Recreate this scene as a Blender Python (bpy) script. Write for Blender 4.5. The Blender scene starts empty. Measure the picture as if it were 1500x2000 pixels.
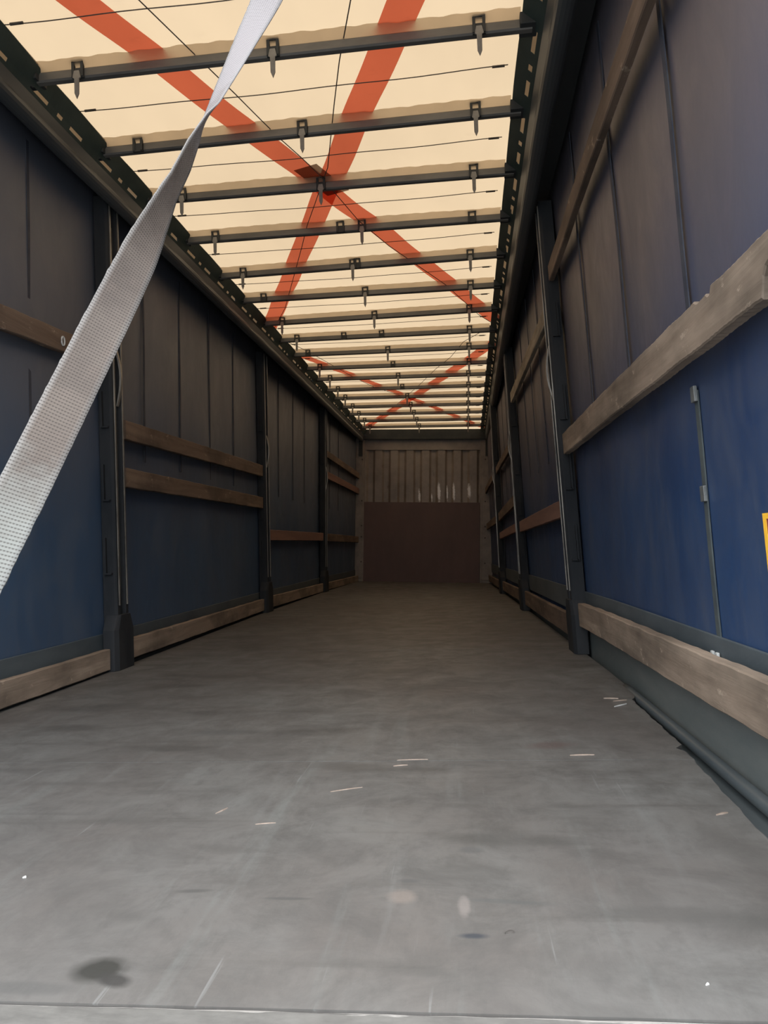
import bpy, bmesh, math, random
from mathutils import Vector, Matrix
C = bpy.context.scene.collection
SC = bpy.context.scene
rnd = random.Random(7)

# ------------------------------------------------------------------ camera, sky, exposure
cam_d = bpy.data.cameras.new('camera'); cam = bpy.data.objects.new('camera', cam_d); C.objects.link(cam)
R_ = Vector((0.99464096, 0.09832631, -0.03195769)); U_ = Vector((0.03648868, -0.04463296, 0.99833685)); F_ = Vector((-0.09673641, 0.99415282, 0.04798157))
cam.matrix_world = Matrix(((R_.x, U_.x, -F_.x, .675), (R_.y, U_.y, -F_.y, -1.0), (R_.z, U_.z, -F_.z, .615), (0, 0, 0, 1)))
cam_d.sensor_fit = 'VERTICAL'; cam_d.sensor_height = 24.0; cam_d.lens = 24.0 * 1500 / 2000
cam_d.clip_start = .02; cam_d.clip_end = 300
SC.camera = cam
w = bpy.data.worlds.new('overcast_sky'); SC.world = w; w.use_nodes = True
nt = w.node_tree; bg = nt.nodes['Background']
tc = nt.nodes.new('ShaderNodeTexCoord'); sp = nt.nodes.new('ShaderNodeSeparateXYZ'); cr = nt.nodes.new('ShaderNodeValToRGB')
nt.links.new(tc.outputs['Generated'], sp.inputs[0]); nt.links.new(sp.outputs['Z'], cr.inputs[0]); nt.links.new(cr.outputs[0], bg.inputs[0])
cr.color_ramp.elements[0].position = 0.0; cr.color_ramp.elements[0].color = (.16, .17, .18, 1)
cr.color_ramp.elements[1].position = 0.65; cr.color_ramp.elements[1].color = (.90, .95, 1.0, 1)
e_ = cr.color_ramp.elements.new(.25); e_.color = (.30, .33, .36, 1)
bg.inputs[1].default_value = 10.0
SC.view_settings.view_transform = 'Standard'; SC.view_settings.look = 'None'
SC.view_settings.exposure = 0.0; SC.view_settings.gamma = 1.0; SC.view_settings.use_curve_mapping = False
SC.cycles.max_bounces = 10; SC.cycles.diffuse_bounces = 6; SC.cycles.transmission_bounces = 6
try: SC.cycles.use_denoising = True
except Exception: pass

# ------------------------------------------------------------------ geometry of the load space (the body is a little twisted and its walls lean)
SL = ((0, 1.20), (3, 1.21), (6.3, 1.27), (9.6, 1.25), (12.85, 1.17))
SR = ((0, 1.33), (2.8, 1.33), (6, 1.29), (10, 1.21), (12.85, 1.16))
def interp(tab, y):
    if y <= tab[0][0]: return tab[0][1]
    for (a, va), (b, vb) in zip(tab, tab[1:]):
        if y <= b: return va + (vb - va) * (y - a) / (b - a)
    return tab[-1][1]
def theta(y): return -.0042 * max(0, y - 2.5)
def tw(v):
    x, y, z = v; t = theta(y)
    return Vector((x * math.cos(t) - z * math.sin(t), y, x * math.sin(t) + z * math.cos(t)))
def WS(side):
    """(outward depth from the board plane, along, up) -> world"""
    def f(v):
        d, y, z = v
        if side > 0: d = d - .045 * z
        return tw((side * (interp(SL if side < 0 else SR, y) + d), y, z))
    return f
WL, WR = WS(-1), WS(1)
ident = lambda v: Vector(v)

# ------------------------------------------------------------------ materials
MATS = {}
class NT:
    def __init__(s, m): s.t = m.node_tree; s.n = s.t.nodes; s.l = s.t.links
    def add(s, typ, **k):
        n = s.n.new(typ)
        for a, b in k.items(): setattr(n, a, b)
        return n
    def link(s, a, b): s.l.new(a, b)
    def noise(s, scale, detail=4, rough=.6, stretch=(1, 1, 1), coord='Object', rot=(0, 0, 0), dist=0):
        tc = s.add('ShaderNodeTexCoord'); mp = s.add('ShaderNodeMapping')
        mp.inputs['Scale'].default_value = stretch; mp.inputs['Rotation'].default_value = rot
        s.link(tc.outputs[coord], mp.inputs[0])
        n = s.add('ShaderNodeTexNoise'); n.inputs['Scale'].default_value = scale; n.inputs['Detail'].default_value = detail
        n.inputs['Roughness'].default_value = rough; n.inputs['Distortion'].default_value = dist
        s.link(mp.outputs[0], n.inputs['Vector']); return n.outputs[0]
    def ramp(s, fac, stops):
        r = s.add('ShaderNodeValToRGB'); e = r.color_ramp.elements
        while len(e) < len(stops): e.new(.5)
        for k, (p, c) in enumerate(stops):
            e[k].position = p; e[k].color = (c, c, c, 1) if isinstance(c, (int, float)) else (*c, 1)
        s.link(fac, r.inputs[0]); return r.outputs[0]
    def mix(s, fac, a, b, mode='MIX'):
        m = s.add('ShaderNodeMix', data_type='RGBA', blend_type=mode)
        for i, v in ((0, fac), (6, a), (7, b)):
            if hasattr(v, 'default_value') or hasattr(v, 'is_linked'): s.link(v, m.inputs[i])
            elif i == 0: m.inputs[0].default_value = v
            else: m.inputs[i].default_value = (*v, 1)
        return m.outputs[2]
    def math(s, op, a, b=0.0, c=None):
        m = s.add('ShaderNodeMath', operation=op)
        for i, v in enumerate((a, b, c)):
            if v is None: continue
            if isinstance(v, (int, float)): m.inputs[i].default_value = v
            else: s.link(v, m.inputs[i])
        return m.outputs[0]
def newmat(name, rough=.6, metal=0.0, spec=.5):
    m = bpy.data.materials.new(name); m.use_nodes = True; n = NT(m); b = m.node_tree.nodes['Principled BSDF']
    b.inputs['Roughness'].default_value = rough; b.inputs['Metallic'].default_value = metal
    b.inputs['Specular IOR Level'].default_value = spec
    MATS[name] = m; return m, n, b
def bump(n, b, h, strength=.3, dist=.01):
    k = n.add('ShaderNodeBump'); k.inputs['Strength'].default_value = strength; k.inputs['Distance'].default_value = dist
    n.link(h, k.inputs['Height']); n.link(k.outputs[0], b.inputs['Normal'])
def dirty(name, col, col2, scale=3, rough=.6, metal=0., stretch=(1, 1, 1), bs=.15, spec=.5, lo=.35, hi=.65):
    m, n, b = newmat(name, rough, metal, spec)
    f = n.noise(scale, 6, .65, stretch)
    n.link(n.ramp(f, [(lo, col), (hi, col2)]), b.inputs['Base Color'])
    f2 = n.noise(scale * 14, 4, .6, stretch)
    bump(n, b, f2, bs, .004)
    return m

dirty('dark_steel', (.022, .025, .026), (.040, .041, .040), 4, .65, .0, spec=.25)
dirty('post_steel', (.012, .014, .017), (.028, .029, .031), 5, .7, .0, (1, 1, .3), .15, .2)
dirty('worn_steel', (.10, .09, .08), (.38, .35, .31), 9, .38, .5, (1, 1, .25))
dirty('rail_steel', (.050, .056, .060), (.085, .090, .093), 3, .42, .25, (1, .2, 1))
dirty('gutter_steel', (.055, .068, .075), (.10, .115, .12), 5, .42, .3, (1, .2, 1))
dirty('rave_panel', (.085, .10, .10), (.15, .155, .145), 4, .5, .0, (1, .3, 1))
dirty('bow_steel', (.085, .080, .075), (.17, .16, .145), 4, .5, .3, (.3, 1, 1))
dirty('hook_grey', (.12, .11, .10), (.24, .22, .19), 10, .6)
dirty('cable', (.05, .04, .035), (.10, .08, .06), 10, .7)
dirty('edge_band', (.010, .022, .020), (.022, .036, .032), 6, .75)
dirty('hem_grey', (.040, .052, .060), (.075, .088, .095), 4, .6, 0, (1, .4, 1))
dirty('strap_web', (.020, .024, .040), (.045, .048, .060), 8, .8)
dirty('strap_pale', (.032, .042, .048), (.060, .072, .070), 8, .75)
dirty('buckle', (.10, .105, .105), (.2, .2, .19), 12, .45, .3)
dirty('asphalt', (.10, .10, .10), (.20, .20, .19), 2, .9)
dirty('splinter', (.20, .145, .11), (.34, .27, .22), 30, .8)
dirty('chip_white', (.38, .38, .36), (.55, .55, .53), 20, .7)
dirty('chip_dark', (.03, .025, .022), (.07, .06, .05), 20, .8)
dirty('sticker_yellow', (.75, .36, .02), (.85, .47, .04), 10, .5)
dirty('sticker_red', (.16, .035, .03), (.25, .06, .04), 10, .5)
m, n, b = newmat('sill_paint', .6)
tc = n.add('ShaderNodeTexCoord'); sx = n.add('ShaderNodeSeparateXYZ'); n.link(tc.outputs['Object'], sx.inputs[0])
f = n.noise(9, 6, .65, (.35, 2, 1)); g = n.noise(30, 5, .7, (.4, 1, 1))
col = n.ramp(g, [(.35, (.075, .070, .064)), (.65, (.115, .108, .098))])
# bare worn strip along the joint, mostly on the right half
k = n.math('ADD', f, n.math('MULTIPLY', n.math('SUBTRACT', sx.outputs['Y'], .030), 14.0))
k = n.math('ADD', k, n.ramp(sx.outputs['X'], [(.45, -.0), (.62, .10)]))
col = n.mix(n.ramp(k, [(.585, 0), (.64, .9)]), col, (.27, .25, .228)); n.link(col, b.inputs['Base Color']); bump(n, b, g, .2, .003)
dirty('board_wood_red', (.125, .060, .045), (.22, .115, .085), 3, .8, 0, (1, .15, 2))

def wood(name, a, b_, c):
    m, n, b = newmat(name, .78, 0, .3)
    g = n.noise(9, 8, .65, (1, .08, 1.6), dist=.6); s = n.noise(2.2, 5, .6, (1, .5, 1))
    col = n.ramp(g, [(.3, a), (.55, b_), (.75, c)])
    st = n.ramp(s, [(.38, .38), (.58, 1.0)])
    col = n.mix(1.0, col, st, 'MULTIPLY')
    ch = n.noise(16, 6, .7, (1, .6, 1.2)); col = n.mix(n.ramp(ch, [(.62, 0), (.70, .7)]), col, (.42, .33, .25))
    n.link(col, b.inputs['Base Color']); bump(n, b, g, .5, .006)
wood('board_wood', (.095, .064, .046), (.160, .112, .082), (.23, .165, .12))
wood('board_wood_grey', (.175, .128, .094), (.275, .21, .158), (.40, .315, .24))
wood('board_wood_worn', (.20, .16, .12), (.36, .31, .24), (.60, .54, .44))

# side curtains (blue coated fabric with road grime, painted roof sheen and lens haze)
def curtain_mat(name, b1, b2, grime, sheen_col):
    m, n, b = newmat(name, .44, 0, .5)
    f = n.noise(.9, 6, .6, (1, .6, 1)); g = n.noise(5, 8, .7, (1, 1, .5), dist=.5)
    col = n.mix(n.ramp(f, [(.35, 0), (.65, 1)]), b1, b2)
    col = n.mix(n.ramp(g, [(.40, 0), (.72, .55)]), col, grime)
    tc = n.add('ShaderNodeTexCoord'); sx = n.add('ShaderNodeSeparateXYZ'); n.link(tc.outputs['Object'], sx.inputs[0])
    # reflection of the bright roof, painted into the colour of the upper half
    hz = n.math('ADD', sx.outputs['Z'], n.math('MULTIPLY', f, .9))
    dust = n.ramp(n.math('MULTIPLY', n.math('SUBTRACT', hz, 1.25), .8), [(0, 0), (.7, .85)])  # mask of the painted roof reflection
    col = n.mix(dust, col, sheen_col)
    n.link(col, b.inputs['Base Color'])
    n.link(n.ramp(g, [(.3, .38), (.7, .58)]), b.inputs['Roughness'])
    h = n.math('ADD', n.math('MULTIPLY', n.noise(3, 3, .5, (1, 1, .3)), 1.0), n.math('MULTIPLY', g, .15)); bump(n, b, h, .35, .02)
curtain_mat('curtain_blue', (.016, .038, .098), (.024, .056, .130), (.060, .072, .100), (.098, .084, .092))
curtain_mat('curtain_blue_haze', (.034, .063, .115), (.048, .082, .138), (.085, .102, .130), (.098, .104, .124))  # left side: lens haze painted in as paler, bluer cloth

# translucent roof sheet
def sheet(name, trans, diff, tmix=.55, var=.12):
    m = bpy.data.materials.new(name); m.use_nodes = True; n = NT(m); MATS[name] = m
    for x in list(n.n): n.n.remove(x)
    o = n.add('ShaderNodeOutputMaterial'); tr = n.add('ShaderNodeBsdfTranslucent'); df = n.add('ShaderNodeBsdfDiffuse'); mx = n.add('ShaderNodeMixShader')
    f = n.noise(1.6, 6, .6, (1, .5, 1)); f2 = n.noise(14, 5, .7, (.5, 1, 1))
    k = n.mix(n.ramp(f, [(.3, 0), (.7, 1)]), tuple(t * (1 - var) for t in trans), trans)
    k = n.mix(n.ramp(f2, [(.60, 0), (.78, .35)]), k, tuple(t * .72 for t in trans))
    n.link(k, tr.inputs[0]); df.inputs[0].default_value = (*diff, 1)
    mx.inputs[0].default_value = tmix
    n.link(df.outputs[0], mx.inputs[1]); n.link(tr.outputs[0], mx.inputs[2]); n.link(mx.outputs[0], o.inputs[0])
sheet('roof_sheet', (.208, .150, .092), (.62, .52, .40))
sheet('roof_band', (.74, .205, .135), (.45, .12, .07), .85)
sheet('roof_sleeve', (.78, .68, .56), (.42, .34, .25), .8, .25)
sheet('slot_dim_sheet', (.34, .28, .22), (.30, .25, .20), .6, .25)
sheet('roof_patch', (.30, .22, .18), (.10, .07, .05), .8, .3)

# floor
m, n, b = newmat('floor_plywood', .5, 0, .45)
tc = n.add('ShaderNodeTexCoord'); P3 = tc.outputs['Object']
fine = n.noise(26, 6, .75, (1, .45, 1)); scr = n.noise(60, 3, .6, (1, .03, 1), rot=(0, 0, .35)); scr2 = n.noise(55, 3, .6, (.04, 1, 1), rot=(0, 0, .2)); blot = n.noise(3.2, 3, .5, (.6, 1.5, 1))
big = n.noise(.8, 5, .6); mid = n.noise(5, 7, .7, dist=.4)
s1 = n.noise(7, 6, .7, (1, .07, 1), rot=(0, 0, .25)); s2 = n.noise(6, 6, .7, (1, .08, 1), rot=(0, 0, -.5)); s3 = n.noise(9, 6, .7, (.06, 1, 1), rot=(0, 0, .05))
col = n.mix(n.ramp(big, [(.38, 0), (.62, 1)]), (.092, .083, .076), (.122, .120, .113))
col = n.mix(n.ramp(mid, [(.42, 0), (.66, .75)]), col, (.058, .053, .049))
col = n.mix(n.ramp(s1, [(.56, 0), (.76, .5)]), col, (.150, .150, .142))
col = n.mix(n.ramp(s2, [(.58, 0), (.76, .5)]), col, (.145, .152, .142))
col = n.mix(n.ramp(s3, [(.56, 0), (.72, .65)]), col, (.060, .055, .050))
col = n.mix(n.ramp(fine, [(.5, 0), (.72, .6)]), col, (.062, .058, .054))
col = n.mix(n.ramp(blot, [(.56, 0), (.68, .7)]), col, (.055, .052, .048))
col = n.mix(n.ramp(scr, [(.69, 0), (.74, .4)]), col, (.18, .18, .172))
col = n.mix(n.ramp(scr2, [(.70, 0), (.74, .6)]), col, (.045, .042, .040))
# tyre and oil stains, rubbed patches: (x, y, half length x, half length y, angle, colour, strength)
for (x, y, a, c, ang, cc, st) in [(.117, .13, .050, .042, .2, (.026, .025, .022), .97), (.15, .105, .035, .02, -.3, (.03, .028, .026), .9),
        (.674, .25, .030, .012, 0, (.034, .037, .042), .97), (.55, .386, .030, .030, .3, (.17, .14, .12), .55), (.346, .371, .055, .008, 0, (.05, .05, .048), .6),
        (.675, .596, .03, .02, 0, (.055, .055, .055), .5), (.168, .397, .04, .010, .1, (.05, .048, .045), .6), (.936, 1.417, .09, .05, .2, (.075, .052, .048), .6),
        (-.174, 1.62, .14, .05, 0, (.06, .06, .058), .5), (.56, .449, .03, .012, 0, (.05, .05, .05), .5), (1.20, .62, .05, .13, .3, (.07, .065, .06), .55),
        (.73, .37, .10, .012, -.1, (.06, .062, .06), .45), (.66, .35, .012, .05, 0, (.19, .165, .15), .5), (.02, .08, .10, .02, 0, (.06, .058, .055), .5)]:
    mp = n.add('ShaderNodeMapping'); mp.vector_type = 'TEXTURE'; mp.inputs['Location'].default_value = (x, y, 0); mp.inputs['Rotation'].default_value = (0, 0, ang); mp.inputs['Scale'].default_value = (a, c, 1)
    n.link(P3, mp.inputs[0]); ln = n.add('ShaderNodeVectorMath', operation='LENGTH'); n.link(mp.outputs[0], ln.inputs[0])
    k = n.math('ADD', ln.outputs['Value'], n.math('MULTIPLY', n.math('SUBTRACT', mid, .5), 1.6))
    k = n.ramp(k, [(.45, st), (1.15, 0)]); col = n.mix(k, col, cc)
n.link(col, b.inputs['Base Color'])
n.link(n.ramp(mid, [(.3, .42), (.7, .62)]), b.inputs['Roughness'])
bump(n, b, n.math('ADD', s1, n.math('ADD', s3, mid)), .25, .003)

# front wall sheet
m, n, b = newmat('front_sheet', .42, 0, .5)
f = n.noise(3, 6, .65); col = n.ramp(f, [(.35, (.15, .122, .100)), (.65, (.23, .19, .16))])
d = n.noise(14, 6, .7, (1, 1, .3)); col = n.mix(n.ramp(d, [(.62, 0), (.7, .8)]), col, (.10, .07, .05))
tc = n.add('ShaderNodeTexCoord'); P3 = tc.outputs['Object']
for (x, z, a, c) in [(-.02, 1.55, .026, .13), (.20, 1.52, .015, .09), (.335, 1.60, .034, .20), (.48, 1.58, .018, .16), (.60, 1.60, .026, .19), (.875, 1.60, .036, .14)]:  # shiny glints on the ribs, painted as near-white patches
    mp = n.add('ShaderNodeMapping'); mp.vector_type = 'TEXTURE'; mp.inputs['Location'].default_value = (x, 0, z); mp.inputs['Scale'].default_value = (a, 1000, c)
    n.link(P3, mp.inputs[0]); ln = n.add('ShaderNodeVectorMath', operation='LENGTH'); n.link(mp.outputs[0], ln.inputs[0])
    k = n.math('ADD', ln.outputs['Value'], n.math('MULTIPLY', n.math('SUBTRACT', n.noise(18, 5, .7), .5), 1.5))
    col = n.mix(n.ramp(k, [(.5, .9), (1.0, 0)]), col, (.80, .80, .84))
n.link(col, b.inputs['Base Color'])
dirty('front_frame', (.14, .115, .095), (.22, .185, .155), 5, .5)
dirty('ply_brown', (.085, .050, .045), (.115, .066, .058), 2.2, .6, 0, (1, 1, .5))

# webbing strap in the foreground
m, n, b = newmat('webbing', .7, 0, .3)
tc = n.add('ShaderNodeTexCoord'); sx = n.add('ShaderNodeSeparateXYZ'); n.link(tc.outputs['UV'], sx.inputs[0])
u, v = sx.outputs['X'], sx.outputs['Y']       # both in metres
row = n.math('SINE', n.math('MULTIPLY', v, 2 * math.pi / .0044)); colw = n.math('SINE', n.math('MULTIPLY', u, 2 * math.pi / .0034))
pat = n.math('MULTIPLY', n.math('MAXIMUM', row, 0), n.math('ADD', n.math('MULTIPLY', colw, .35), .65))
dn = n.noise(10, 6, .6); dn2 = n.noise(28, 5, .6)
base = n.mix(n.ramp(dn, [(.38, 0), (.62, 1)]), (.055, .041, .033), (.080, .062, .050))
base = n.mix(n.ramp(dn2, [(.5, 0), (.75, .6)]), base, (.085, .062, .050))
mid_ = n.math('ABSOLUTE', n.math('SUBTRACT', u, .025)); edge = n.ramp(n.math('MULTIPLY', mid_, 40), [(.72, 0), (.98, 1)])
lit_v = n.math('ADD', n.math('DIVIDE', v, .858), n.math('MULTIPLY', n.math('SUBTRACT', dn2, .5), .25))  # skylight at the top and glare at the foot, painted as paler webbing
base = n.mix(n.ramp(lit_v, [(.30, .85), (.50, 0)]), base, (.20, .182, .185))
base = n.mix(n.ramp(lit_v, [(1.14, 0), (1.0, 0)]), base, (.26, .27, .26)) if 0 else n.mix(n.ramp(n.math('SUBTRACT', lit_v, .60), [(.50, 0), (.62, .75)]), base, (.125, .13, .12))
base = n.mix(n.math('MULTIPLY', edge, .5), base, (.16, .155, .15))
base = n.mix(n.math('MULTIPLY', pat, .8), base, (.026, .020, .017))
n.link(base, b.inputs['Base Color']); bump(n, b, n.math('SUBTRACT', 1.0, pat), .6, .001)

# ------------------------------------------------------------------ mesh helpers
class MB:
    def __init__(s): s.v = []; s.f = []; s.uv = None
    def box(s, x0, x1, y0, y1, z0, z1, segs=1):
        """axis box, divided along its 2nd axis"""
        b = len(s.v)
        for k in range(segs + 1):
            y = y0 + (y1 - y0) * k / segs
            s.v += [(x0, y, z0), (x1, y, z0), (x1, y, z1), (x0, y, z1)]
        s.f.append((b, b + 1, b + 2, b + 3))
        for k in range(segs):
            q = b + 4 * k
            for i in range(4): j = (i + 1) % 4; s.f.append((q + i, q + 4 + i, q + 4 + j, q + j))
        q = b + 4 * segs; s.f.append((q + 3, q + 2, q + 1, q)); return s
    def sweep(s, rings, closed=True, caps=True):
        b = len(s.v); m = len(rings[0])
        for r in rings: s.v += [tuple(p) for p in r]
        for k in range(len(rings) - 1):
            for i in range(m if closed else m - 1):
                j = (i + 1) % m; s.f.append((b + k * m + i, b + k * m + j, b + (k + 1) * m + j, b + (k + 1) * m + i))
        if caps and closed:
            s.f.append(tuple(b + i for i in range(m))[::-1]); s.f.append(tuple(b + (len(rings) - 1) * m + i for i in range(m)))
        return s
    def prism(s, prof, axis, t0, t1, segs=1):
        """profile of 2-d points run along an axis"""
        rings = []
        for k in range(segs + 1):
            t = t0 + (t1 - t0) * k / segs
            rings.append([(p[0], t, p[1]) if axis == 'y' else ((p[0], p[1], t) if axis == 'z' else (t, p[0], p[1])) for p in prof])
        return s.sweep(rings)
    def tube(s, pts, r, n=8):
        pts = [Vector(p) for p in pts]; rings = []
        for k, p in enumerate(pts):
            d = (pts[min(k + 1, len(pts) - 1)] - pts[max(k - 1, 0)]).normalized()
            a = d.cross(Vector((0, 0, 1)))
            if a.length < .05: a = d.cross(Vector((1, 0, 0)))
            a.normalize(); c = d.cross(a)
            rings.append([p + r * (math.cos(2 * math.pi * i / n) * a + math.sin(2 * math.pi * i / n) * c) for i in range(n)])
        return s.sweep(rings)
    def grid(s, fn, nu, nv, both=0.0):
        b = len(s.v)
        for i in range(nu + 1):
            for j in range(nv + 1): s.v.append(tuple(fn(i / nu, j / nv)))
        for i in range(nu):
            for j in range(nv):
                q = b + i * (nv + 1) + j; s.f.append((q, q + 1, q + nv + 2, q + nv + 1))
        return s
    def build(s, name, mat, parent=None, warp=ident, loc=None, bevel=0, smooth=False, solid=0):
        vs = [warp(v) for v in s.v]
        if parent is not None: o0 = Vector(parent['_o'])
        elif loc == 'base':
            o0 = Vector((sum(v.x for v in vs) / len(vs), sum(v.y for v in vs) / len(vs), min(v.z for v in vs)))
        else: o0 = Vector(loc or (0, 0, 0))
        me = bpy.data.meshes.new(name); me.from_pydata([v - o0 for v in vs], [], s.f); me.materials.append(MATS[mat])
        bm = bmesh.new(); bm.from_mesh(me); bmesh.ops.recalc_face_normals(bm, faces=bm.faces)
        if bevel: bmesh.ops.bevel(bm, geom=[e for e in bm.edges if e.is_manifold and e.calc_face_angle(0) > .6], offset=bevel, segments=2, affect='EDGES', profile=.6)
        bm.to_mesh(me); bm.free()
        if smooth:
            for p in me.polygons: p.use_smooth = True
        o = bpy.data.objects.new(name, me); C.objects.link(o)
        if parent is None: o.location = o0
        else: o.parent = parent
        o['_o'] = tuple(o0)
        if solid:
            k = o.modifiers.new('thickness', 'SOLIDIFY'); k.thickness = solid; k.offset = 0
        return o
def empty(name, loc):
    o = bpy.data.objects.new(name, None); C.objects.link(o); o.location = loc; o['_o'] = tuple(loc); o.empty_display_size = .1; return o
def tag(o, label=None, cat=None, group=None, kind=None):
    for k, v in (('label', label), ('category', cat), ('group', group), ('kind', kind)):
        if v: o[k] = v
    return o
def struct(o, label=None, cat=None): return tag(o, label, cat, None, 'structure')

# ------------------------------------------------------------------ setting
YF = 12.85
# floor: plywood sheets laid across, gaps between them; right edge chewed beside the gutter
mb = MB(); seams = [.045, 1.25, 3.70, 6.15, 8.6, 11.05, YF + .02]
def edge_r(y):
    if y > 2.1: return interp(SR, y) + .03 - .03 * max(0, 1 - (y - 2.1) / .15)
    e = 1.318 - .012 * (2.1 - y) / 2.1 + .0022 * math.sin(y * 31) + .0018 * math.sin(y * 77)
    if 1.35 < y < 1.41: e -= .022
    if y < 1.35: e -= .008 + .030 * (1.35 - y) / .8
    return e
for a, c in zip(seams, seams[1:]):
    nseg = max(8, int((c - a) / .04)); rings = []
    for k in range(nseg + 1):
        y = a + .0022 + (c - a - .0044) * k / nseg; xl, xr = -(interp(SL, y) + .015), edge_r(y)
        rings.append([(xl, y, -.028), (xr, y, -.028), (xr, y, 0), (0, y, 0), (xl, y, 0)])
    mb.sweep(rings)
floor = struct(mb.build('floor', 'floor_plywood', warp=tw), 'worn dark grey plywood load floor with scratches and stains', 'floor')
mb = MB().box(-1.30, 1.46, .0, YF, -.075, -.045, 40)
struct(mb.build('trim_6', 'gutter_steel', warp=tw), 'dark steel understructure in the gutter beside the floor', 'trim')
mb = MB(); mb.prism([(-.05, -.12), (.043, -.12), (.043, -.002), (.035, .002), (-.05, .0)], 'x', -1.30, 1.42, 60)
rj = random.Random(3); mb.v = [(x, y, z + rj.uniform(-.0008, .0008)) for x, y, z in mb.v]
struct(mb.build('trim_7', 'sill_paint'), 'paint-chipped steel sill at the rear edge of the floor', 'trim')
g = MB().box(-25, 25, -25, 30, -1.30, -1.20)
struct(g.build('trim_8', 'asphalt'), 'asphalt yard below and behind the trailer', 'ground')

# side curtains
def curtain(side, name, label):
    f = lambda u, v: (.072 + .006 * math.sin(u * 95) * (1 - abs(2 * v - 1)) + .004 * math.sin(u * 41 + v * 5), -.02 + u * (YF + .04), -.10 + v * 2.83)
    mb = MB().grid(f, 260, 24)
    o = mb.build(name, 'curtain_blue' if side > 0 else 'curtain_blue_haze', warp=WS(side), smooth=True, solid=.003)
    return struct(o, label, 'curtain')
wl = curtain(-1, 'wall_left', 'left blue side curtain of the trailer, with roof sheen and haze painted in')
wr = curtain(1, 'wall_right', 'right blue side curtain of the trailer, leaning slightly inwards')
def wstrap(side, y, z0, z1, mat, wd=.045, buckles=(), parent=None, dd=.062):
    mb = MB()
    rings = []
    for k in range(25):
        z = z0 + (z1 - z0) * k / 24; q = .0015 * math.sin(z * 7 + y)
        rings.append([(dd + q, y - wd / 2, z), (dd + q, y + wd / 2, z), (dd + q + .004, y + wd / 2, z), (dd + q + .004, y - wd / 2, z)])
    o = mb.sweep(rings).build('curtain_strap', mat, parent, WS(side))
    for z in buckles:
        MB().box(dd - .008, dd + .002, y - wd * .55, y + wd * .55, z - .022, z + .022).build('buckle', 'buckle', o, WS(side), bevel=.002)
    return o
for y in (1.2, 1.95, 2.75, 3.95, 4.6, 5.25, 5.9, 7.3, 7.95, 8.6, 10.2, 10.9, 11.6): wstrap(1, y, 1.20, 2.62, 'strap_web', .03 if y < 3 else .022, parent=wr)
o = wstrap(1, 1.213, .30, 1.03, 'strap_pale', .030, (1.02, .74), wr); o['label'] = 'pale grey lower strap with two small buckles'
for y in (2.334, 3.65, 4.3, 4.98, 5.66, 7.35, 8.05, 8.7, 10.4, 11.1): wstrap(-1, y, 1.20, 2.58, 'strap_web', .022, parent=wl)
# curtain hems above the bottom boards
for side, z0, z1, par in ((1, .20, .345, wr), (-1, .06, .20, wl)):
    h = MB().box(.056, .066, 0, YF, z0, z1, 60).build('bottom_hem', 'hem_grey', par, WS(side), bevel=.003); h['label'] = 'dark grey bottom hem'
for y in (1.195, 1.235):
    mb = MB(); mb.box(.044, .052, y - .009, y + .009, .285, .303); r = mb.build('rivet', 'chip_white', wr, WR, bevel=.003); r['label'] = 'small pale rivet'
# side raves below the boards
for side, nm, z1, mat, lab in ((1, 'trim_4', .145, 'rave_panel', 'grey steel side rave under the right boards'), (-1, 'trim_5', .012, 'dark_steel', 'low dark steel side rave along the left boards')):
    mb = MB(); mb.box(.062 if side > 0 else .034, .070 if side > 0 else .060, 0, YF, -.06, z1, 60); struct(mb.build(nm, mat, warp=WS(side), bevel=.003), lab, 'trim')
# cant rails
def rail(side, nm, lab):
    inner = 1.075 if side > 0 else 1.098
    def pr(y):
        out = interp(SL if side < 0 else SR, y) + (.085 if side < 0 else -.03)
        out = max(out, inner + .15)
        zt = 2.665 if side > 0 else 2.628
        P = [(inner + .13, 2.75), (inner + .13, zt + .004), (inner, zt)]
        cx, cz, r = (inner + .056, 2.578, .042) if side > 0 else (inner + .046, 2.562, .038)
        for a in range(0, 9): t = math.radians(150 + a * 22); P.append((cx + r * math.cos(t), cz + r * math.sin(t)))
        P += [(inner + .105, 2.66), (inner + .135, 2.70), (out + .02, 2.705), (out + .02, 2.75)]
        return [(side * x, y, z) for x, z in P]
    mb = MB(); mb.sweep([pr(-.05 + (YF + .05) * k / 80) for k in range(81)])
    return struct(mb.build(nm, 'rail_steel', warp=tw), lab, 'rail')
rail(-1, 'trim_1', 'long dark steel roof rail along the left curtain top')
rail(1, 'trim_2', 'long dark steel roof rail along the right curtain top')

# roof sheet
def roof_z(x, y):
    k = (y - 2.07) / .6235; s = math.sin(math.pi * k) ** 2
    return 2.752 - .006 * s + .003 * math.sin(x * 7 + y * 3)
mb = MB().grid(lambda u, v: (-1.20 + 2.36 * v, -.02 + u * (YF + .12), roof_z(-1.20 + 2.36 * v, -.02 + u * (YF + .12))), 330, 40)
ceil = struct(mb.build('ceiling', 'roof_sheet', warp=tw, smooth=True), 'cream translucent sliding roof tarpaulin lit by daylight', 'tarpaulin roof')
def band(p0, p1, wd):
    a, c = Vector(p0), Vector(p1); d = (c - a).normalized(); nrm = Vector((-d.y, d.x))
    def f(u, v):
        q = a + (c - a) * u + nrm * wd * (v - .5 + .02 * math.sin(u * 40))
        return (max(-1.14, min(1.10, q.x)), q.y, roof_z(q.x, q.y) - .005)
    o = MB().grid(f, 90, 4).build('cross_band', 'roof_band', ceil, tw, smooth=True); o['label'] = 'orange-red reinforcing band'; return o
band((-1.06, .78), (1.06, 6.21), .145); band((1.01, .70), (-1.14, 6.20), .145)
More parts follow.
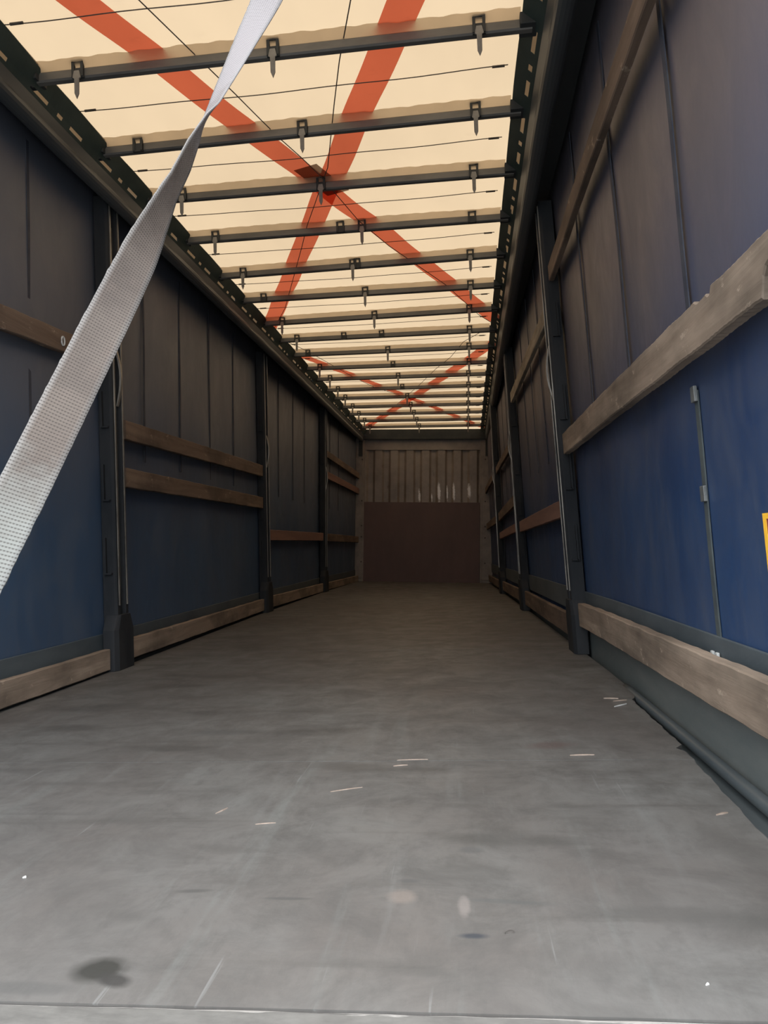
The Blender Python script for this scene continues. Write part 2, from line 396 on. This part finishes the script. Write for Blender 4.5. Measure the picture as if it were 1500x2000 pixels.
band((-1.17, 6.87), (1.04, 12.55), .12); band((1.06, 6.95), (-1.13, 12.72), .14)
# dark edge bands of the tarpaulin with their long slots
def edgeband(side):
    x0, x1 = (1.000, 1.078) if side > 0 else (1.050, 1.102)
    mb = MB(); zt, zb = (2.728, 2.655) if side > 0 else (2.728, 2.622)
    pitch = .6235
    cuts = []
    k = -4
    while 2.07 + pitch * k < YF:
        y = 2.07 + pitch * k
        cuts += [(y - .02, y + .12), (y + .20, y + .245), (y + .315, y + .43)]; k += 1
    def pt(t, y, w_=0):
        sc = (.002 if side > 0 else .010) * abs(math.sin(math.pi * (y - 2.07) / pitch)) ** .8
        a = x0 - (sc if t == 0 else 0)
        return (side * (a + (x1 - a) * t), y, zt + (zb - zt) * t)
    def strip(t0, t1, ya, yb):
        nn = max(1, int((yb - ya) / .03)); rings = []
        for i in range(nn + 1):
            y = ya + (yb - ya) * i / nn
            p, q = pt(t0, y), pt(t1, y); rings.append([p, q, (q[0], y, q[2] + .004), (p[0], y, p[2] + .004)])
        mb.sweep(rings)
    lo, hi = (.60, .80) if side > 0 else (.66, .82)
    strip(0, lo, -.02, YF); strip(hi, 1, -.02, YF)
    y = -.02
    for a, c in cuts:
        if a > y and a < YF: strip(lo, hi, y, a); y = min(c, YF)
    if y < YF: strip(lo, hi, y, YF)
    o = mb.build('edge_band', 'edge_band', ceil, tw); o['label'] = 'dark green slotted edge strip'; return o
edgeband(-1); edgeband(1)
for s_ in (-1, 1):
    o = MB().grid(lambda u, v: (s_ * (1.02 + .14 * v) if s_ > 0 else -(1.05 + .14 * v), u * YF, 2.742), 60, 2).build('slot_dimmer', 'slot_dim_sheet', ceil, tw); o['label'] = 'tan sheet added above the edge slots to dim them'  # extra layer added so less daylight shows through the slots

pt_ = MB().grid(lambda u, v: (-.045 + .363 * (u - .5) * .36 - .932 * (v - .5) * .15, 3.27 + .932 * (u - .5) * .36 + .363 * (v - .5) * .15, roof_z(0, 3.3) - .010), 4, 4).build('patch', 'roof_patch', ceil, tw); pt_['label'] = 'dark brown sewn patch where the bands cross'
# front wall
def corr(x):
    t = ((x + 1.02) / .285) % 1.0
    if t < .30: return 0
    if t < .42: return (t - .30) / .12
    if t < .88: return 1
    return 1 - (t - .88) / .12
xs = []; x = -1.09
while x < 1.10: xs.append(x); x += .0114
mb = MB(); rings = []
rings = [[(x, YF + .02 - .035 * corr(x), 0), (x, YF + .02 - .035 * corr(x), 2.38), (x, YF + .05, 2.38), (x, YF + .05, 0)] for x in xs]
mb.sweep(rings)
mb.box(-1.17, 1.14, YF - .03, YF + .06, 2.38, 2.60)
wf = struct(mb.build('wall_front', 'front_sheet', warp=tw), 'beige corrugated steel front wall with painted-on pale glints', 'wall')
mb = MB(); mb.box(-1.26, 1.25, YF - .10, YF + .12, 2.585, 2.748, 2); mb.box(-1.20, 1.18, YF - .12, YF - .09, 2.56, 2.60)
struct(mb.build('trim_3', 'dark_steel', warp=tw, bevel=.006), 'dark steel header beam over the front wall', 'beam')
for sx, nm, x0, x1, lab in ((-1, 'trim_9', -1.27, -1.085, 'beige steel left corner post of the front wall'), (1, 'trim_10', 1.0, 1.26, 'beige steel right corner post of the front wall')):
    mb = MB(); mb.box(x0, x1 if sx < 0 else 1.31, YF - .07, YF + .05, -.12, 2.60); mb.box(x0 + .03, x1 - .03, YF - .085, YF - .07, .05, 2.5)
    c = struct(mb.build(nm, 'front_frame', warp=tw, bevel=.006), lab, 'post')
    b0 = MB().box(-1.19, -1.12, YF - .10, YF - .07, 2.26, 2.60) if sx < 0 else MB().box(1.09, 1.165, YF - .10, YF - .07, 2.26, 2.60)
    bb = b0.build('corner_bracket', 'dark_steel', c, tw, bevel=.004); bb['label'] = 'dark steel top bracket'
    for z in (.35, .8, 1.0, 1.45, 2.2):
        xm = -1.125 if sx < 0 else 1.09
        MB().prism([(xm + .014 * math.cos(i * math.pi / 4), z + .014 * math.sin(i * math.pi / 4)) for i in range(8)], 'y', YF - .09, YF - .083).build('bolt', 'chip_dark', c, tw)

# plywood sheet standing against the front wall
t = empty('plywood_sheet', tw((-.07, YF - .05, 0))); tag(t, 'reddish brown plywood sheet standing against the corrugated front wall', 'plywood sheet')
MB().box(-1.12, .995, YF - .065, YF - .037, .0, 1.43).build('sheet', 'ply_brown', t, tw, bevel=.002)
MB().box(.80, .995, YF - .072, YF - .065, .0, 1.40).build('side_strip', 'ply_brown', t, tw)
MB().box(-1.05, .79, YF - .075, YF - .065, .0, .045).build('bottom_batten', 'ply_brown', t, tw)

# ------------------------------------------------------------------ side posts
def post(side, yc, yt, label, zt=2.60):
    W_ = WS(side)
    lean = lambda v: W_((v[0], v[1] + (yt - yc) * v[2] / 2.6, v[2]))
    t = empty('side_post', W_((0, yc, 0))); tag(t, label, 'post', 'sliding posts between the curtain bays')
    pr = [(.058, -.078), (-.006, -.078), (-.020, -.068), (-.020, -.034), (.012, -.028), (.012, .028), (-.020, .034), (-.020, .068), (-.006, .078), (.058, .078)]
    pr = [(a, yc + c) for a, c in pr]
    MB().prism(pr, 'z', .02, zt, 12).build('post_frame', 'post_steel', t, lean, bevel=.003)
    for s in (-1, 1):
        o = MB().box(-.025, -.019, yc + s * .050 - .006, yc + s * .050 + .006, .35, zt - .02).build('edge_strip', 'worn_steel', t, lean); o['label'] = 'scuffed pale edge strip'
    mb = MB(); mb.tube([(-.002, yc, .30 + k * (zt - .45) / 12) for k in range(13)], .009)
    rod = mb.build('pull_rod', 'dark_steel', t, lean, smooth=True)
    lv = MB().sweep([[(-.020 - .026 * math.sin(k / 8 * 3.14), yc - .010, 1.45 + .04 * k), (-.020 - .026 * math.sin(k / 8 * 3.14), yc + .010, 1.45 + .04 * k), (-.012 - .024 * math.sin(k / 8 * 3.14), yc + .010, 1.45 + .04 * k), (-.012 - .024 * math.sin(k / 8 * 3.14), yc - .010, 1.45 + .04 * k)] for k in range(9)])
    o = lv.build('latch_lever', 'worn_steel', t, lean); o['label'] = 'scuffed steel latch lever'
    # foot
    ft = [(.045, -.125), (-.018, -.125), (-.034, -.095), (-.034, .095), (-.018, .125), (.045, .125)]
    rings = []
    for z, s in ((0, 1), (.22, 1), (.30, .62)): rings.append([(a, yc + c * s, z) for a, c in ft])
    MB().sweep(rings).build('foot_bracket', 'post_steel', t, lean, bevel=.004)
    # pockets for the boards
    for z in (.62, 1.02, 1.42, 1.90):
        for s in (-1, 1):
            y0, y1 = sorted((yc + s * .076, yc + s * .098))
            mb = MB(); mb.box(.030, .040, y0, y1, z - .10, z + .10); mb.box(.0, .034, y0, y1, z - .10, z - .092)
            mb.build('board_pocket', 'post_steel', t, lean)
    return t
post(-1, 3.12, 3.04, 'dark steel side post on the left wall, nearest the loading end')
post(-1, 6.60, 6.50, 'dark steel side post in the middle of the left wall')
post(-1, 9.77, 9.70, 'dark steel side post on the left wall, nearest the front wall')
post(1, 3.50, 3.50, 'dark steel side post on the right wall, nearest the loading end')
post(1, 6.62, 6.72, 'dark steel side post in the middle of the right wall')
post(1, 9.50, 9.60, 'dark steel side post on the right wall, nearest the front wall')

# ------------------------------------------------------------------ boards
def board(side, y0, z0, y1, z1, h, mat, label, group, d=0.0, th=.028, ends=None, rough=.0009, notch=None):
    W_ = WS(side); n_ = 220 if notch else 70; rings = []; rr = random.Random(int(y0 * 100 + z0 * 37 + 5))
    ph = rr.uniform(0, 6)
    for k in range(n_ + 1):
        u = k / n_; y = y0 + (y1 - y0) * u; z = z0 + (z1 - z0) * u
        e = rough * (math.sin(u * 63 + ph) + rr.uniform(-1, 1)); f = rough * (math.sin(u * 47 + ph * 2) + rr.uniform(-1, 1)); bow = .004 * math.sin(u * math.pi)
        t_, b_ = h / 2 + e, -h / 2 + f; c = .004
        if notch:
            for (a, w_, amt, top) in notch:
                s_ = max(0, 1 - ((y - a) / w_) ** 2) ** .5
                if top: t_ -= amt * s_
                else: b_ += amt * s_
        dd = d - bow
        rings.append([(dd, y, z + b_ + c), (dd + c, y, z + b_), (dd + th, y, z + b_), (dd + th, y, z + t_), (dd + c, y, z + t_), (dd, y, z + t_ - c)])
    o = MB().sweep(rings).build('side_board', mat, None, W_, loc='base')
    tag(o, label, 'board', group); return o
GB, GS = 'bottom boards along the floor', 'side boards slotted between the posts'
nb = board(-1, .15, 1.53, 2.96, 1.70, .105, 'board_wood', 'weathered board high on the left curtain, partly behind the white strap', GS)
board(-1, 3.22, 1.343, 6.45, 1.407, .112, 'board_wood', 'upper of the two close boards on the left wall between first and second post', GS)
board(-1, 3.22, 1.067, 6.45, 1.089, .112, 'board_wood', 'lower of the two close boards on the left wall between first and second post', GS)
board(-1, 6.71, .772, 9.64, .774, .108, 'board_wood_red', 'single low reddish board on the left wall between second and third post', GS)
board(-1, 9.88, 1.974, 12.76, 1.90, .10, 'board_wood', 'topmost board on the left wall beside the front wall', GS)
board(-1, 9.86, 1.671, 12.76, 1.620, .105, 'board_wood_red', 'reddish middle board on the left wall beside the front wall', GS)
board(-1, 9.86, .771, 12.76, .748, .11, 'board_wood', 'lowest raised board on the left wall beside the front wall', GS)
board(-1, .10, .072, 2.98, .068, .113, 'board_wood_grey', 'pale-edged bottom board on the left floor edge, nearest the loading end', GB)
board(-1, 3.26, .088, 6.46, .080, .115, 'board_wood_grey', 'bottom board on the left floor edge between first and second post', GB)
board(-1, 6.74, .088, 9.63, .066, .115, 'board_wood_grey', 'bottom board on the left floor edge between second and third post', GB)
board(-1, 9.91, .066, 12.76, .050, .105, 'board_wood_grey', 'bottom board on the left floor edge beside the front wall', GB)
board(1, .10, 2.115, 3.39, 2.160, .092, 'board_wood', 'board high on the right curtain, above the large splintered one', GS)
board(1, .10, 1.133, 3.39, 1.178, .118, 'board_wood_grey', 'large splintered board on the right wall with a notch at its near end', GS, th=.032, rough=.0012,
      notch=[(.50, .045, .060, False), (.90, .05, .012, True), (.84, .022, .020, True)])
board(1, 3.61, 2.010, 6.56, 2.075, .10, 'board_wood_worn', 'board with pale scraped patches high on the right wall behind the first post', GS)
board(1, 3.61, .829, 6.53, .808, .105, 'board_wood_red', 'reddish low board on the right wall just behind the first post', GS)
board(1, 6.80, 1.670, 9.45, 1.656, .09, 'board_wood', 'upper board on the right wall between second and third post', GS)
board(1, 6.78, 1.100, 9.42, 1.025, .115, 'board_wood', 'middle board on the right wall between second and third post', GS)
board(1, 6.76, .816, 9.40, .774, .088, 'board_wood_red', 'lowest raised board on the right wall between second and third post', GS)
board(1, 9.69, 1.655, 12.76, 1.64, .10, 'board_wood', 'upper board on the right wall beside the front wall', GS)
board(1, 9.67, 1.02, 12.76, 1.00, .11, 'board_wood', 'lower raised board on the right wall beside the front wall', GS)
board(1, .10, .245, 3.35, .222, .130, 'board_wood_grey', 'thick scuffed bottom board on the right above the grey rave, nearest the loading end', GB, th=.034, rough=.0010)
board(1, 3.64, .128, 6.48, .124, .135, 'board_wood', 'bottom board on the right floor edge between first and second post', GB)
board(1, 6.77, .124, 9.36, .110, .12, 'board_wood', 'bottom board on the right floor edge between second and third post', GB)
board(1, 9.65, .10, 12.76, .09, .11, 'board_wood', 'bottom board on the right floor edge beside the front wall', GB)
# pale mark on the near left board
ring = [(-.0045, 2.515 + .014 * math.cos(a * math.pi / 8), 1.672 + .022 * math.sin(a * math.pi / 8)) for a in range(17)]
pm = MB().tube(ring, .004, 6).build('pale_mark', 'chip_white', nb, WL); pm['label'] = 'small pale ring mark'

# steel tube lying in the gutter on the right
tb = MB().tube([(1.360 + .004 * max(0, 2 - y) , y, -.012) for y in [2.4 - .12 * k for k in range(21)]], .019, 14)
tag(tb.build('steel_tube', 'gutter_steel', None, tw, loc='base', smooth=True), 'grey steel tube lying in the gutter between floor and right rave', 'tube')

# ------------------------------------------------------------------ roof bows
YL = [2.088, 2.709, 3.27, 3.88, 4.564, 5.15, 5.825, 6.416, 7.004, 7.655, 8.247, 8.917, 9.492, 10.18, 10.821, 11.477, 12.19]
YR = [2.043, 2.644, 3.245, 3.842, 4.457, 5.10, 5.704, 6.35, 6.968, 7.628, 8.21, 8.845, 9.469, 10.097, 10.761, 11.409, 12.024]
XC = -.035
def place(o, y0, y1, z, xc=XC):
    y = (y0 + y1) / 2; o.location = tw((xc, y, z)); o.rotation_euler = (0, -theta(y), math.atan2(y1 - y0, 2.08)); o['_o'] = (0, 0, 0)
def local(mb, name, mat, parent, **k):
    o = mb.build(name, mat, parent, **k); return o
bow = empty('roof_bow', (0, 0, 0))
bar = local(MB().prism([(-.020, -.018), (-.012, -.024), (.012, -.024), (.020, -.018), (.020, .014), (.014, .020), (-.014, .020), (-.020, .014)], 'x', -1.075, 1.075, 4), 'bar', 'bow_steel', bow)
sl = MB()
rings = []
for k in range(121):
    x = -1.03 + 2.06 * k / 120; q = .0022 * math.sin(x * 38) + .0022 * math.sin(x * 71 + 1)
    rings.append([(x, -.014, .016), (x, -.030 + q * .6, .034), (x, -.044 + q * 1.2, .0505)])
sl.sweep(rings, closed=False, caps=False)
sleeve = local(sl, 'fabric_sleeve', 'roof_sleeve', bow, smooth=True); sleeve['label'] = 'tan fabric sleeve with a wavy edge'
carr = [local(MB().box(s * 1.06 - .035, s * 1.06 + .035, -.045, .045, -.020, .030), 'carriage', 'dark_steel', bow, bevel=.004) for s in (-1, 1)]
def hook(x, full=True):
    mb = MB(); mb.box(x - .026, x - .014, -.034, -.020, -.026, .048); mb.box(x + .014, x + .026, -.034, -.020, -.026, .048)
    mb.box(x - .026, x + .026, -.034, -.020, .036, .048); mb.box(x - .026, x + .026, -.030, -.018, -.030, .012)
    a = local(mb, 'hook_bracket', 'dark_steel', bow)
    b = None
    if full:
        tb = MB(); pr = [(-.011, -.005), (-.018, -.035), (-.0105, -.040), (-.0095, -.105), (0, -.128), (.0095, -.105), (.0105, -.040), (.018, -.035), (.011, -.005)]
        rings = [[(x + p, yy - .02 * q / .128 * 0, q) for p, q in pr] for yy in (-.040, -.034)]
        b = local(tb.sweep(rings), 'strap_tab', 'hook_grey', a); b['label'] = 'pointed grey hanging tab'
    return a, b
h_proto = hook(0, True); hs_proto = hook(0, False)
def cp(o, parent=None, dx=0):
    c = o.copy(); C.objects.link(c); c.parent = parent
    if dx: c.location.x += dx
    return c
ORD = ['first', 'second', 'third', 'fourth', 'fifth', 'sixth', 'seventh', 'eighth', 'ninth', 'tenth', 'eleventh', 'twelfth', 'thirteenth', 'fourteenth', 'fifteenth', 'sixteenth', 'seventeenth']
HK = [[(-.878, 1), (-.021, 1), (.828, 1)], [(-.881, 0), (-.026, 1), (.825, 1)], [(-.865, 1), (-.046, 1), (.819, 1)], [(-.871, 1), (-.035, 0), (.106, 1), (.813, 0)],
      [(-.886, 1), (-.051, 1), (-.02, 0), (.804, 1)], [(-.89, 0), (-.044, 1), (.806, 1)], [(-.897, 1), (-.046, 1), (.798, 1)], [(-.896, 1), (-.426, 0), (-.052, 0), (.799, 1)],
      [(-.911, 0), (-.055, 1), (.794, 1)], [(-.91, 1), (-.065, 0), (.794, 1)], [(-.898, 1), (-.06, 1), (.788, 1)], [(-.914, 1), (-.066, 0), (.788, 1)]]
extra = {2: ', crossing where the two near red bands meet', 11: ', just before the far red bands meet', 16: ', right by the front wall'}
for i in range(17):
    if i == 0: root = bow
    else:
        root = cp(bow)
        for p in [bar, sleeve] + carr: cp(p, root)
    place(root, YL[i], YR[i], 2.700)
    tag(root, 'grey steel roof bow, %s from the camera%s' % (ORD[i], extra.get(i, '')), 'roof bow', 'roof bows under the tarpaulin')
    hk = HK[i] if i < len(HK) else [(-.91, 1), (-.05, 1), (.785, 1)]
    for x, full in hk:
        A, B = h_proto if full else hs_proto
        a = cp(A, root, x - XC)
        if B: cp(B, a)
for A, B in (h_proto, hs_proto):
    if B: bpy.data.objects.remove(B)
    bpy.data.objects.remove(A)
# bows further back over the loading end carry the strap: only the one the strap hangs from
root = cp(bow)
for p in [bar, sleeve] + carr: cp(p, root)
place(root, .83, .80, 2.70); tag(root, 'grey steel roof bow overhead at the loading end, carrying the white strap', 'roof bow', 'roof bows under the tarpaulin')

# cross cables between the bows
cab = empty('roof_cable', (0, 0, 0))
cm = local(MB().tube([(-1.03 + 2.03 * k / 20, .004 * math.sin(k * .9), -.012 * math.sin(math.pi * k / 20)) for k in range(21)], .0022, 6), 'cable', 'cable', cab)
fr = [local(MB().tube([(s * x, 0, -.001) for x in (.93, .955, .985)], .0055, 8), 'ferrule', 'chip_dark', cab) for s in (-1, 1)]
for i in range(-1, 17):
    if i == -1: ya, yb = 1.79, 1.73
    elif i == 16: continue
    else: ya, yb = (YL[i] + YL[i + 1]) / 2, (YR[i] + YR[i + 1]) / 2
    if i == -1: root = cab
    else:
        root = cp(cab); cp(cm, root)
        for q in fr: cp(q, root)
    place(root, ya, yb, 2.735)
    lab = 'thin dark cross cable under the roof ahead of the first bow' if i == -1 else 'thin dark cross cable under the roof between the %s and %s bows' % (ORD[i], ORD[i + 1])
    tag(root, lab, 'cable', 'cross cables under the roof')
def rope(pts, label):
    P = [Vector((x, y, 2.726 - dz)) for x, y, dz in pts]; out = []
    for a, c in zip(P, P[1:]):
        for k in range(4): out.append(a.lerp(c, k / 4))
    out.append(P[-1])
    o = MB().tube(out, .0026, 6).build('diagonal_cord', 'cable', None, tw, loc='base', smooth=True); tag(o, label, 'cord')
rope([(-1.0, .2, 0), (-.461, 1.713, .004), (-.275, 2.355, .004), (-.168, 2.751, .004), (-.097, 2.971, .004), (-.041, 3.18, 0), (.09, 3.784, .008), (.242, 4.23, .008), (.607, 5.074, .01), (.882, 5.931, .005), (1.0, 6.2, 0)], 'thin cord running from near left to right along a red band')
rope([(.75, .2, 0), (.335, 1.827, .004), (.234, 2.187, .004), (.134, 2.609, .004), (.018, 3.10, 0), (-.247, 3.808, .006), (-.352, 4.133, .008), (-.787, 5.441, .012), (-1.03, 6.034, .004)], 'thin cord running from near right to left along a red band')
rope([(-1.075, 6.45, 0), (-.909, 6.93, .01), (-.612, 8.225, .015), (-.439, 8.86, .012), (-.10, 9.594, .006), (.5, 11.0, .006), (1.0, 12.3, .0)], 'thin cord from the left rail along the far red band')
rope([(.97, 6.40, 0), (.889, 6.513, .01), (.737, 6.77, .02), (.593, 7.376, .02), (.40, 7.954, .015), (.124, 8.931, .01), (-.4, 10.6, .006), (-1.0, 12.4, 0)], 'thin slack cord from the right rail along the far red band')

# ------------------------------------------------------------------ white webbing strap hanging by the camera
A = Vector((.38346, .23420, 1.54894)); B = Vector((.24517, -.17597, .80698)); cp_ = Vector((.675, -1, .615))
keys = [(-1.55, 10), (-.6, 16), (0, 28), (.17, 54), (.25, 64), (.38, 80), (.42, 99), (.50, 114), (.58, 117), (.66, 136), (.74, 160), (.85, 176), (1.05, 182), (1.25, 198), (1.5, 205), (2.6, 215)]
# parameters above are along A-B; photo rows 0..760 map non-linearly, so the twist table is in A-B length
mb = MB(); rings = []; uvs = []; rr = random.Random(5)
T0, T1 = -1.29, 2.66; n_ = 420; L = (B - A).length
D = (B - A).normalized()
for k in range(n_ + 1):
    t = T0 + (T1 - T0) * k / n_; c = A + (B - A) * t
    view = (c - cp_); side_ = D.cross(view).normalized(); dep = side_.cross(D).normalized()
    ang = -math.radians(interp(tuple(keys), t)); wv = side_ * math.cos(ang) + dep * math.sin(ang); nv = D.cross(wv)
    row = []
    for j in range(9):
        s = (j / 8 - .5) * .0500
        if j in (0, 8): s += rr.uniform(-.0007, .0007)
        row.append(c + wv * s + nv * (.0011 + .0012 * math.cos(s * 60)))
    for j in range(8, -1, -1):
        s = (j / 8 - .5) * .0500; row.append(c + wv * s - nv * (.0011 - .0012 * math.cos(s * 60)))
    rings.append(row)
mb.sweep(rings)
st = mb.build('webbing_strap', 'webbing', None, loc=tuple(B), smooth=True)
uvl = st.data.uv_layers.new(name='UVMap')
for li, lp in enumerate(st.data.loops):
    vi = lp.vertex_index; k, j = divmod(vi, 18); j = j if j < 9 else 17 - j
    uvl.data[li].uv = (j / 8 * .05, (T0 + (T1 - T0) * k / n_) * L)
tag(st, 'twisted off-white webbing strap hanging diagonally in the foreground at left', 'strap')

# ------------------------------------------------------------------ sticker at the right edge
t = empty('warning_sticker', WR((.066, .65, .52))); tag(t, 'yellow-bordered dark red sticker on the right curtain at the picture edge', 'sticker')
bd = MB()
for (a, c, e, f) in ((.50, .818, .655, .668), (.50, .818, .525, .538), (.80, .818, .538, .655), (.50, .515, .538, .655)): bd.box(.0600, .0640, a, c, e, f)
bd.build('border', 'sticker_yellow', t, WR); MB().box(.0610, .0640, .515, .80, .538, .655).build('panel', 'sticker_red', t, WR)

# ------------------------------------------------------------------ litter on the floor
def sliver(x0, y0, x1, y1, r, mat, name, label, cat):
    r *= .8
    a, c = Vector((x0, y0, r)), Vector((x1, y1, r)); m_ = a.lerp(c, .5) + Vector((.003, .004, 0)); d = (c - a).normalized(); s = Vector((-d.y, d.x, 0))
    rings = []
    for k in range(9):
        u = k / 8; p = a * (1 - u) ** 2 + m_ * 2 * u * (1 - u) + c * u * u; q = r * (.25 + .75 * math.sin(math.pi * min(.97, max(.03, u))))
        rings.append([p + s * q * 1.3 - Vector((0, 0, r)), p - s * q * 1.3 - Vector((0, 0, r)), p - s * q * .8 + Vector((0, 0, q * .6)), p + s * q + Vector((0, 0, q * .5))])
    tag(MB().sweep(rings).build(name, mat, None, loc='base'), label, cat)
sliver(.323, .967, .401, 1.004, .0016, 'splinter', 'wood_splinter', 'longest pale wood splinter in the middle of the floor', 'splinter')
sliver(.075, .805, .092, .845, .0018, 'splinter', 'wood_splinter', 'short wood splinter on the left half of the floor', 'splinter')
sliver(.190, .735, .235, .745, .0014, 'splinter', 'wood_splinter', 'thin wood splinter nearer the camera than the longest one', 'splinter')
sliver(.97, 1.296, 1.04, 1.300, .0025, 'splinter', 'wood_splinter', 'pale splinter lying on the floor seam at right', 'splinter')
sliver(.465, 1.195, .505, 1.205, .0022, 'splinter', 'wood_splinter', 'pale splinter just before the floor seam at centre', 'splinter')
sliver(.47, 1.255, .56, 1.262, .0018, 'splinter', 'wood_splinter', 'thin splinter on the floor seam at centre', 'splinter')
sliver(1.22, .80, 1.25, .815, .0025, 'splinter', 'wood_splinter', 'pale splinter by the right gutter', 'splinter')
sliver(.724, .258, .738, .262, .0030, 'chip_dark', 'bark_chip', 'small dark chip on the floor right of centre, near the camera', 'chip')
sliver(-.192, .443, -.187, .447, .0024, 'chip_white', 'paint_chip', 'small white chip at the left of the floor', 'chip')
sliver(.99, .125, .995, .128, .0016, 'chip_white', 'paint_chip', 'tiny white chip low on the right side of the floor', 'chip')
for k, (x, y) in enumerate(((1.255, 1.98), (1.27, 2.06), (1.245, 2.10))):
    sliver(x - .03, y - .02 + .02 * k, x + .025, y + .03 - .01 * k, .003, 'splinter' if k else 'chip_white', 'plywood_shred', ('pale shred of plywood where the gutter begins, nearest the camera', 'shred of plywood where the gutter begins, nearest the rave', 'shred of plywood where the gutter begins, furthest into the floor')[k], 'shred')
for o in C.objects:
    if '_o' in o: del o['_o']
